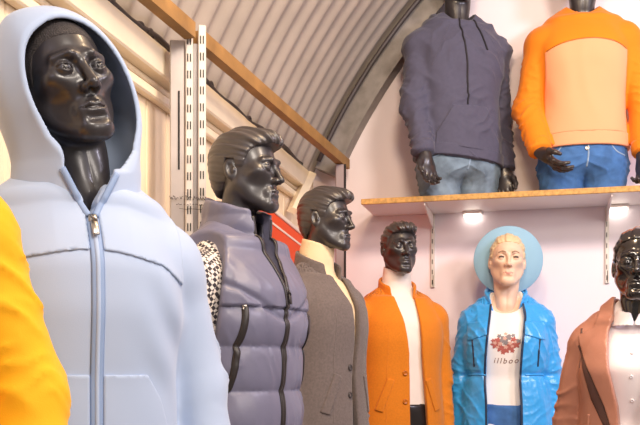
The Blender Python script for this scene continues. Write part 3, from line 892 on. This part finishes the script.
# ================================================================ the two on the shelf
def half_jeans(t, m, cut):
    def f(P):
        X = P.copy(); X[:,0] = np.abs(X[:,0])
        d = chain(X, [(.089,.012,.86),(.096,.0,.48)], [.098,.074], .02)
        d = smin(d, smax(np.maximum(torso(P, MT)-.012, P[:,2]-1.04), .825-P[:,2], .07), .05)
        d = d - crease(X, (.5,.1,1), .04, .007, 3) - crease(X, (-.7,.1,1), .03, .004, 8)
        return np.maximum(d, cut-P[:,2])
    J = garment('jeans', f, (-.28,-.22,cut-.03), (.28,.22,1.1), .006, m, t)
    strip('fly_seam', f, [(0.004,.96),(.006,.90),(.0,.85)], .0035, 'stitch', J, 24, .5, 0)
    for s in (1,-1):
        strip('pocket_seam', f, [(s*.09,.96),(s*.125,.915),(s*.165,.90)], .003, 'stitch', J, 24, .5, 0)
    return J, f
def build_navy(zsh):
    arms = {-1: (SH, (.222,-.02,1.14), (.200,-.105,.905)), 1: (SH, (.216,.05,1.14), (.212,-.01,.875))}
    t, Mh = mannequin('mannequin in a navy pullover hoodie and washed jeans standing on the shelf', 459, 4.52, 27, NV[0], arms=arms, hands={-1: (R(75), .35, 1.0), 1: (R(50), .5, 1.0)}, z0=zsh-NV[1]*NV[0], cut=NV[1], turn=0, hh=.004)
    def f(P):
        d = trunk(P)-.030
        for q in (1,-1):
            a = arm(P, q, *arms[q], infl=.017)
            d = smin(d, a - sleeve_folds(P, .006, .055, 3)*np.clip((1.42-P[:,2])/.12, 0, 1), .022)
        d = d - .004*noise(P, .12, (1.1,1,.9), 5) - crease(P, (.7,.2,1), .09, .010, 2) - crease(P, (-.8,.2,1), .06, .007, 6)
        hem = .895 - .10*P[:,0]
        sl = np.abs(P[:,0]) > .215
        d = np.where(sl, d, smax(d, hem-P[:,2], .012))
        for q in (1,-1):
            e = np.array(arms[q][1])*(q,1,1); w = np.array(arms[q][2])*(q,1,1); ax = (w-e)/np.linalg.norm(w-e)
            u = (P-w) @ ax
            d = np.where((np.abs(P[:,0]-w[0]) < .09) & (np.abs(P[:,1]-w[1]) < .1) & (P[:,2] < 1.0), np.maximum(d, u+.005), d)
        return smax(d, -cap(P, (0,.03,1.5), (0,.0,1.75), .066, .1), .008)
    g = garment('hoodie', f, (-.38,-.3,.85), (.38,.26,1.62), .0065, 'navy', t)
    def hd(P):
        x, y, z = P.T; yy = (y-.045)*.92
        rr = np.sqrt(x*x+yy*yy)
        zc = 1.548 + .42*(y-.045) - .03*np.clip(-(y+.0)/.05, 0, 1)
        d = np.sqrt((rr-.092)**2 + ((z-zc)*.8)**2) - .029
        d = smin(d, ell(P, (0,.14,1.47), (.115,.05,.085)), .04)
        d = d - .006*np.sin(260*(np.sqrt((rr-.07)**2+(z-zc)**2))+3*x*20) *.5 - .003*noise(P, .04)
        return smax(d, -opening(P, [1.42,1.5,1.56], [-.003,-.012,-.03], [.003,.012,.03], -.04), .008)
    garment('hood', hd, (-.17,-.17,1.36), (.17,.23,1.66), .005, 'navy', g)
    fh = lambda P: np.minimum(f(P), hd(P))
    strip('drawstring', fh, [(-.030,1.525),(-.032,1.42),(-.018,1.28),(-.012,1.13)], .0038, 'navy_cord', g, 60, 1, .003)
    strip('drawstring', fh, [(.040,1.525),(.062,1.45),(.075,1.37)], .0038, 'navy_cord', g, 40, 1, .003)
    def kp(P):
        x = P[:,0]; z = P[:,2]
        z = z+.05; w = np.interp(z, [.98,1.06,1.14,1.18], [.15,.145,.10,.075])
        return np.maximum(np.maximum(np.abs(x)-w, np.maximum(z-1.175, .985-.10*x-z)), P[:,1])
    garment('kangaroo_pocket', panel(f, kp, .006), (-.24,-.28,.9), (.24,.05,1.22), .005, 'navy', g)
    for q in (1,-1):
        strip('raglan_seam', f, [(q*.075,1.50),(q*.125,1.40),(q*.165,1.30)], .0025, 'navy', g, 40, .5, 0)
    def hemf(P):
        z0 = .895-.10*P[:,0]
        return np.maximum(np.maximum(trunk(P)-.034, np.maximum(z0+.004-P[:,2], P[:,2]-z0-.055)), -(trunk(P)-.015))
    garment('hem_band', hemf, (-.24,-.2,.82), (.24,.2,1.0), .005, 'navy', g)
    cuffs(g, arms, 'navy')
    half_jeans(t, 'jeans_grey', NV[1])
NV = (1.13, .73)
def cuffs(g, arms, m, infl=.014):
    for q in (1,-1):
        e = np.array(arms[q][1])*(q,1,1); w = np.array(arms[q][2])*(q,1,1); ax = (w-e)/np.linalg.norm(w-e)
        pts = [w-ax*.055, w-ax*.04, w-ax*.01, w-ax*.002]
        mesh_obj('cuff', *tube(pts, [.049,.051,.0475,.042], 24), M[m], g)
def build_orange(zsh):
    arms = {-1: (SH, (.236,.0,1.135), (.190,-.115,.915)), 1: (SH, (.248,.0,1.14), (.235,-.09,.895))}
    t, Mh = mannequin('mannequin in an orange and peach sweatshirt and blue jeans standing on the shelf', 583, 4.36, 6, ORG[0], arms=arms, hands={-1: (R(10), .35, 1.0, R(25)), 1: (R(40), .6, 1.0)}, z0=zsh-ORG[1]*ORG[0], cut=ORG[1], hh=.004)
    def f(P):
        d = trunk(P)-.022
        for q in (1,-1):
            a = arm(P, q, *arms[q], infl=.018)
            d = smin(d, a - sleeve_folds(P, .006, .055, 7)*np.clip((1.42-P[:,2])/.12, 0, 1), .02)
        d = d - .003*noise(P, .12, (1,1,.8), 5)
        sl = np.abs(P[:,0]) > .20
        d = np.where(sl, d, smax(d, 0.945-P[:,2], .01))
        for q in (1,-1):
            e = np.array(arms[q][1])*(q,1,1); w = np.array(arms[q][2])*(q,1,1); ax = (w-e)/np.linalg.norm(w-e)
            u = (P-w) @ ax
            d = np.where((np.abs(P[:,0]-w[0]) < .09) & (P[:,1] < w[1]+.1) & (np.abs(P[:,2]-w[2]) < .12) & (np.sqrt(((P-w-u[:,None]*ax)**2).sum(1)) < .07), np.maximum(d, u+.005), d)
        return smax(d, -cap(P, (0,.03,1.52), (0,.0,1.75), .064, .085), .006)
    g = garment('sweatshirt', f, (-.40,-.32,.85), (.40,.26,1.62), .0065, 'orange', t)
    def fp(P):
        x = P[:,0]; z = P[:,2]
        top = 1.385 - .035*(np.abs(x)/.17)**2.2
        w = np.interp(z, [.96,1.1,1.25,1.36], [.175,.168,.168,.172])
        return np.maximum(np.maximum(z-top, np.abs(x)-w), np.maximum(P[:,1], .995-z))*.8
    ft = lambda P: np.maximum(trunk(P)-.022-.003*noise(P, .12, (1,1,.8), 5), -99)
    garment('front_panel', panel(ft, fp, .004), (-.24,-.25,.98), (.24,.05,1.45), .005, 'peach', g)
    zx = [(x, 1.385-.035*(abs(x)/.17)**2.2) for x in np.linspace(-.165, .165, 15)]
    strip('panel_piping', lambda P: ft(P)-.003, zx, .003, 'btn_orange', g, 50, .6, .001)
    def hemf(P): return np.maximum(np.maximum(trunk(P)-.025, np.maximum(.94-P[:,2], P[:,2]-1.0)), -(trunk(P)-.008))
    garment('hem_band', hemf, (-.24,-.2,.92), (.24,.2,1.06), .005, 'peach', g)
    V, F = nets(lambda P: smax(np.abs(np.sqrt(P[:,0]**2+((P[:,1]-.034)*.93)**2)-.071)-.006, np.abs(P[:,2]-1.527-.35*(P[:,1]-.034))-.012, .005), (-.1,-.09,1.46), (.1,.15,1.6), .004)
    mesh_obj('neck_rib', V, F, M['orange'], g)
    cuffs(g, arms, 'orange')
    J, fj = half_jeans(t, 'jeans', ORG[1])
    button(fj, .0, .925, 'steel', J, .009)
ORG = (1.13, .75)
# ================================================================ the setting
M['cream_wall'] = mat('cream_planks', hx('f3dfc0'), .55, var=(3, .05))
M['trim'] = mat('cream_trim', hx('f3e3c8'), .5, var=(8, .06))
M['pink_wall'] = mat('pink_white_panel', hx('ede3ea'), .6, bump=(60, .06, 'noise'))
M['tin'] = mat('corrugated_tin', hx('a49a92'), .5, metal=.0, var=(5, .10), spec=.4)
M['rib'] = mat('grey_rib', hx('8a8583'), .45, metal=.2, var=(14, .22))
M['pipe'] = mat('dark_pipe', hx('40383a'), .5)
M['wood'] = mat('raw_timber', hx('96703f'), .65, bump=(40, .4, 'noise'), var=(9, .22))
M['post'] = mat('zinc_post', hx('b3aaa6'), .38, metal=.35, var=(12, .08))
M['upright'] = mat('white_upright', hx('d6cfc8'), .45, metal=.2)
M['slot'] = mat('slot_shadow', hx('1f1b1c'), .8)
M['ink'] = mat('dark_ink', hx('2f2422'), .6)
M['panel_orange'] = mat('orange_banner', hx('f04f12'), .5)
M['panel_white'] = mat('white_edging', hx('f5e6d8'), .5)
M['osb'] = mat('pine_board_edge', hx('c79a58'), .65, bump=(70, .5, 'noise'), var=(60, .28))
M['shelf'] = mat('white_shelf', hx('f0e6e2'), .45)
M['floor'] = mat('grey_floor', hx('8d8680'), .5, var=(4, .1))
M['lamp'] = mat('lamp_glow', (1,.95,.85), .5, emit=((1,.93,.82), 8))
M['mauve'] = mat('mauve_post', hx('8d7c7e'), .5)

XL, XR, YN = WALL_X, 3.6, -1.6
struct(mesh_obj('floor', *box(((XL+XR)/2, (YN+WALL_Y)/2, -.05), (XR-XL+.2, WALL_Y-YN+.2, .1)), M['floor'], None, False))
struct(mesh_obj('wall_back', *box(((XL+XR)/2, WALL_Y+.05, 2.2), (XR-XL+.3, .1, 4.5)), M['pink_wall'], None, False))
# left wall: vertical planks with shallow grooves, up to the springing of the vault
V = []; F = []; y = YN; k = 0
xs = []
while y < WALL_Y:
    xs += [(y, 0), (y+.006, -.008), (y+.012, 0)]; y += .16
xs.append((WALL_Y, 0))
for yy, dx in xs: V += [(XL+dx, yy, 0), (XL+dx, yy, 2.34)]
n = len(xs)
for i in range(n-1): F.append((2*i, 2*i+2, 2*i+3, 2*i+1))
o = len(V)
V += [(XL-.08, YN, 0), (XL-.08, YN, 2.34), (XL-.08, WALL_Y, 0), (XL-.08, WALL_Y, 2.34)]
F += [(o, o+1, o+3, o+2)]
F = [q[::-1] for q in F]
struct(mesh_obj('wall_left', V, F, M['cream_wall'], None, False))
def rail(name, x0, z0, sx, sz, m, y0=YN, y1=WALL_Y-.08):
    return struct(mesh_obj(name, *bevel_box((x0, (y0+y1)/2, z0), (sx, y1-y0, sz), .006), M[m], None, False))
rail('trim_1', XL+.035, 2.235, .07, .10, 'trim')
rail('trim_2', XL+.018, 2.135, .036, .035, 'trim')
rail('trim_3', XL+.012, 2.175, .024, .02, 'trim')
# vault
CX, CZ, RV = 1.748, .973, 3.285
a0 = math.pi-math.asin((2.27-CZ)/RV); a1 = math.radians(55)
na = 72; per = .125; ny = int((WALL_Y-.05-YN)/per*10)
ya = np.linspace(YN, WALL_Y-.02, ny)
aa = np.linspace(a0, a1, na)
A, Y = np.meshgrid(aa, ya, indexing='ij')
ph = np.sin(2*math.pi*Y/per); rr = RV + .011*ph
V = np.stack([CX+rr*np.cos(A), Y, CZ+rr*np.sin(A)], -1).reshape(-1, 3)
F = [(i*ny+j, (i+1)*ny+j, (i+1)*ny+j+1, i*ny+j+1) for i in range(na-1) for j in range(ny-1)]
struct(mesh_obj('ceiling', V, F, M['tin'], None))
# arched rib against the end wall (box section) and a dark conduit beside it
def arch(name, r0, r1, y0, y1, m, b=.0, a_s=None, kind='structure'):
    V = []; F = []; aa = np.linspace(a_s or a0-.02+.0, a1, 60)
    for a in aa:
        for r, y in ((r0,y0),(r1,y0),(r1,y1),(r0,y1)):
            V.append((CX+r*math.cos(a), y, CZ+r*math.sin(a)))
    for i in range(len(aa)-1):
        for j in range(4):
            k = (j+1) % 4; F.append((4*i+j, 4*i+k, 4*i+4+k, 4*i+4+j))
    F += [(0,1,2,3)[::-1], tuple(4*(len(aa)-1)+j for j in range(4))]
    F = [q[::-1] for q in F]
    return struct(mesh_obj(name, V, F, M[m], None, False))
arch('trim_4', RV-.135, RV-.03, WALL_Y-.10, WALL_Y-.002, 'rib')
arch('trim_5', RV-.155, RV-.135, WALL_Y-.11, WALL_Y-.002, 'rib')
pts = [(CX+(RV-.045)*math.cos(a), WALL_Y-.135, CZ+(RV-.045)*math.sin(a)) for a in np.linspace(a0-.03, a1, 50)]
tag(mesh_obj('conduit', *tube(pts, .013, 8), M['pipe']), 'dark conduit pipe curving up beside the grey roof rib', 'pipe')
# cable along the springing with dark ties
pts = [(XL+.062, y, 2.292+.008*math.sin(y*5)+.006*math.sin(y*17)) for y in np.linspace(YN, WALL_Y-.3, 90)]
cb = mesh_obj('cable', *tube(pts, .010, 8), M['pipe']); tag(cb, 'dark sagging cable lying along the top of the cream trim', 'cable')
rnd = random.Random(3)
for y in (1.95, 2.12, 2.20, 2.35, 2.55, 2.62, 3.15, 3.6):
    pts = [(XL+.05+rnd.uniform(0,.015), y-.03, 2.29), (XL+.066, y, 2.305+rnd.uniform(-.01,.01)), (XL+.06, y+.03, 2.292)]
    mesh_obj('cable_tie', *tube(spline(pts, 10), .007, 7), M['pipe'], cb)
# brace under the trim near the corner
def bar(p, q, w, h):
    return tube([np.array(p)+(np.array(q)-np.array(p))*t for t in (0,.5,1)], w, 4, h/w)
tag(mesh_obj('diagonal_brace', *bar((XL+.06, 4.30, 2.02), (XL+.07, 4.60, 2.27), .035, .02), M['trim'], None, False), 'cream diagonal strut running up to the foot of the roof rib', 'strut')
# timber rail on its posts
P0, P1 = np.array((-1.128, 2.83, 2.32)), np.array((-1.045, 4.66, 2.32))
dv = (P1-P0)/np.linalg.norm(P1-P0); Pn = P0-dv*2.2
sd = np.array((dv[1], -dv[0], 0))
def timber(p, q, label):
    V = []
    for e in (p, q):
        for a, b in ((-.02,-.021),(.02,-.021),(.02,.030),(-.02,.030)): V.append(e+sd*a+np.array((0,0,b)))
    F = [(0,1,5,4),(1,2,6,5),(2,3,7,6),(3,0,4,7),(3,2,1,0),(4,5,6,7)]
    tag(mesh_obj('timber_rail', V, F, M['wood'], None, False), label, 'beam', 'timber rails')
timber(Pn, P0-dv*.126, 'raw timber rail entering from the top edge and ending at the slotted post')
timber(P0-dv*.06, P1, 'raw timber rail running overhead from the slotted post to the corner post')
def slotted(name, body, slots, m, parent):
    V, F = join([body]+slots)
    o = mesh_obj(name, V, F, [M[m], M['slot']], parent, False)
    n0 = len(body[1])
    for p in o.data.polygons:
        if p.index >= n0: p.material_index = 1
    return o
# slotted post: plain zinc face with a slit, two perforated uprights
pp = thing('slotted_post', 'grey metal post with slots and dark script lettering behind the puffer vest', 'post', (-1.155, 2.74, 0), 0)
th = math.atan2(RT[1], RT[0]) + .12
def loc_post(V): return np.array(V)
pp.rotation_euler = (0,0,th)
ZT = 2.30
mesh_obj('post', *bevel_box((-.035, 0, ZT/2), (.050, .05, ZT), .004), M['post'], pp, False)
sl = [box((-.030, -.0255, 2.00), (.006, .004, .26))]
mesh_obj('slit', *join(sl), M['slot'], pp, False)
for x0, top, wd in ((.004, ZT+.045, .024), (.046, ZT+.05, .026)):
    z = top-.05; bx = []
    while z > 1.6:
        for dx in (-.0045, .0045): bx.append(box((x0+dx, -.0335, z), (.0035, .003, .026)))
        z -= .056
    slotted('upright', bevel_box((x0, -.018, top/2), (wd, .03, top), .003), bx, 'upright', pp)
mesh_obj('back_channel', *box((.025, .01, ZT/2), (.020, .01, ZT)), M['post'], pp, False)
# dark script marks on the post (unreadable in the photograph)
rs = random.Random(11); ch = []
def scr(z, x0, x1, r, amp, n):
    pts = [(x0+(x1-x0)*i/n + rs.uniform(-.002,.002), -.0365, z+amp*rs.uniform(-1,1)) for i in range(n+1)]
    return tube(spline(pts, n*6), r, 6)
x = -.060
while x < .060:
    w_ = rs.uniform(.006, .014)
    ch.append(scr(1.774, x, x+w_, .0011, .007, 4)); x += w_+rs.uniform(.002, .005)
x = -.040
while x < .055:
    w_ = rs.uniform(.004, .008)
    ch.append(scr(1.753, x, x+w_, .0008, .003, 3)); x += w_+.003
ch.append(scr(1.738, -.03, .066, .0008, .0015, 8))
mesh_obj('lettering', *join(ch), M['ink'], pp)
# corner post
c0 = at(340.5, HOR, 4.66)
cp = thing('corner_post', 'mauve grey post in the corner under the timber rail end', 'post', (c0[0], c0[1], 0), PSI)
mesh_obj('post', *bevel_box((-.004, 0, 1.148), (.046, .05, 2.296), .004), M['mauve'], cp, False)
mesh_obj('edge_strip', *bevel_box((.024, 0, 1.148), (.010, .054, 2.296), .002), M['slot'], cp, False)
# orange banner board on the left wall
bn = thing('banner_board', 'orange board with a white stripe on the wall behind the grey coat', 'board', (XL+.0165, 4.05, 0), 0)
def sloped(VF):
    V, F = np.array(VF[0], float), VF[1]
    V[:,2] += np.where(V[:,2] > .5, -.067*V[:,1], 0); return V, F
mesh_obj('board', *sloped(bevel_box((0, 0, .985), (.03, 1.16, 1.97), .004)), M['panel_orange'], bn, False)
mesh_obj('top_edging', *sloped(bevel_box((.003, 0, 1.981), (.036, 1.16, .022), .003)), M['panel_white'], bn, False)
mesh_obj('stripe', *sloped(bevel_box((.0165, 0, 1.913), (.004, 1.16, .012), .001)), M['panel_white'], bn, False)
# shelf
SY0, SY1, SZ = 4.385, WALL_Y-.002, 2.052
sx0 = at(361, 200, 4.385/(np.cos(PSI)+(361-320)/F_PX*np.sin(PSI)))[0]
sh = thing('wall_shelf', 'long white wall shelf with a raw pine front edge carrying two mannequins', 'shelf', (sx0, SY0, SZ), 0)
LX = 3.0
mesh_obj('board', *bevel_box((LX/2, (SY1-SY0)/2+.006, .0105), (LX, SY1-SY0-.012, .021), .002), M['shelf'], sh, False)
mesh_obj('front_edge', *bevel_box((LX/2, .006, .013), (LX, .014, .028), .002), M['osb'], sh, False)
mesh_obj('top_sheet', *box((LX/2, (SY1-SY0)/2+.006, .0235), (LX, SY1-SY0-.014, .005)), M['osb'], sh, False)
def wallx(px): # x on the back wall seen at px
    a = (px-320)/F_PX; Z = (WALL_Y)/(math.cos(PSI)+a*math.sin(PSI)); return at(px, 300, Z)[0]
def wall_upright(px, label, xb):
    x = wallx(px)
    u = thing('shelf_upright', label, 'shelf upright', (x, WALL_Y-.002, 0), 0, 'shelf uprights')
    zt, zb = SZ-.004, 1.655
    bx = []; z = zt-.09
    while z > zb+.02:
        bx.append(box((-.002, -.0125, z), (.004, .002, .024))); z -= .055
    bx.append(box((.002, -.0125, zb+.035), (.003, .002, .06)))
    slotted('channel', bevel_box((0, -.006, (zt+zb)/2), (.020, .012, zt-zb), .002), bx, 'upright', u)
    # triangular bracket
    yb, yf, h = -.012, -(WALL_Y-SY0)+.02, .075
    w = .006
    V = []
    for s in (-w/2, w/2): V += [(s, yb, zt), (s, yf, zt), (s, yf, zt-.012), (s, yb, zt-h)]
    F = [(0,1,2,3),(7,6,5,4),(0,4,5,1),(1,5,6,2),(2,6,7,3),(3,7,4,0)]
    mesh_obj('bracket', V, F, M['shelf'], u, False)
wall_upright(433, 'white slotted upright and bracket under the left half of the shelf', 0)
wall_upright(607, 'white slotted upright and bracket between the round hat and the brown coat', 0)
for px, lab in ((473, 'small lit lamp under the shelf left of the blue hat'), (618, 'small lit lamp under the shelf above the brown coat')):
    x = wallx(px)
    l = thing('shelf_lamp', lab, 'lamp', (x, WALL_Y-.03, SZ-.001), 0, 'lamps under the shelf')
    mesh_obj('housing', *bevel_box((0, 0, -.008), (.10, .05, .016), .003), M['shelf'], l, False)
    mesh_obj('diffuser', *bevel_box((0, -.003, -.026), (.085, .040, .020), .005), M['lamp'], l, False)
# ================================================================ build the figures
ZSH = SZ+.026
build_hoodie()
build_yellow()
build_vest()
build_coat('black mannequin with swept hair in a grey wool coat and cream turtleneck', 323, 3.64, 67, 1.05, 11, 2, 'greywool', 'cream', 'btn_grey', 'trouser',
    [.7,1.02,1.12,1.25,1.40,1.48,1.53,1.60], [.0,.0,.0,.005,-.01,-.035,-.05,-.06], [.05,.03,.02,.03,.035,.045,.052,.062], [(-.02,1.16),(-.02,1.055)], .118)
build_coat('black mannequin with swept hair in an orange wool coat and white turtleneck', 399, 4.27, 30, 1.03, -2, 0, 'orangewool', 'white_knit', 'btn_orange', 'leather',
    [.7,1.02,1.12,1.25,1.40,1.48,1.53,1.60], [.0,.0,.0,-.005,-.03,-.045,-.055,-.065], [.10,.085,.075,.06,.05,.05,.055,.065], [(-.025,1.16),(-.025,1.03)], .118, sw=1.0)
build_windbreaker()
build_brown()
build_navy(ZSH)
build_orange(ZSH)
# ================================================================ light
w = bpy.data.worlds.new('world'); bpy.context.scene.world = w; w.use_nodes = True
bg = w.node_tree.nodes['Background']; bg.inputs[0].default_value = (*hx('fff0e2'), 1); bg.inputs[1].default_value = .45
def area(loc, tgt, e, size, col, spread=180):
    d = bpy.data.lights.new('spot_or_fill', 'AREA'); d.energy = e; d.shape = 'DISK'; d.size = size; d.color = hx(col); d.spread = R(spread)
    o = bpy.data.objects.new('spot_or_fill', d); C.objects.link(o); o.location = loc
    o.rotation_euler = (Vector(tgt)-Vector(loc)).to_track_quat('-Z','Y').to_euler()
    return o
area((1.2, 1.6, 3.6), (.1, 4.6, 2.0), 88, .6, 'ffe9d2')
area((2.4, 2.2, 3.2), (1.2, 4.7, 1.8), 92, .5, 'efe8ff')
area((.4, .2, 3.2), (-.8, 2.2, 1.5), 70, .7, 'fff2e4')
area((-.2, 2.2, 3.3), (-.7, 3.9, 1.6), 45, .4, 'ffdcb0')
area((2.2, .3, 2.4), (.0, 3.2, 1.5), 66, .8, 'fff3ea')
area((-1.0, .2, 2.3), (-.8, 1.9, 1.6), 3, .5, 'e6e0ff')  # soft cool fill added out of view for a highlight on the hooded cheek
vs = bpy.context.scene.view_settings
vs.view_transform = 'Standard'; vs.look = 'None'; vs.gamma = 1; vs.use_curve_mapping = False; vs.exposure = -.65
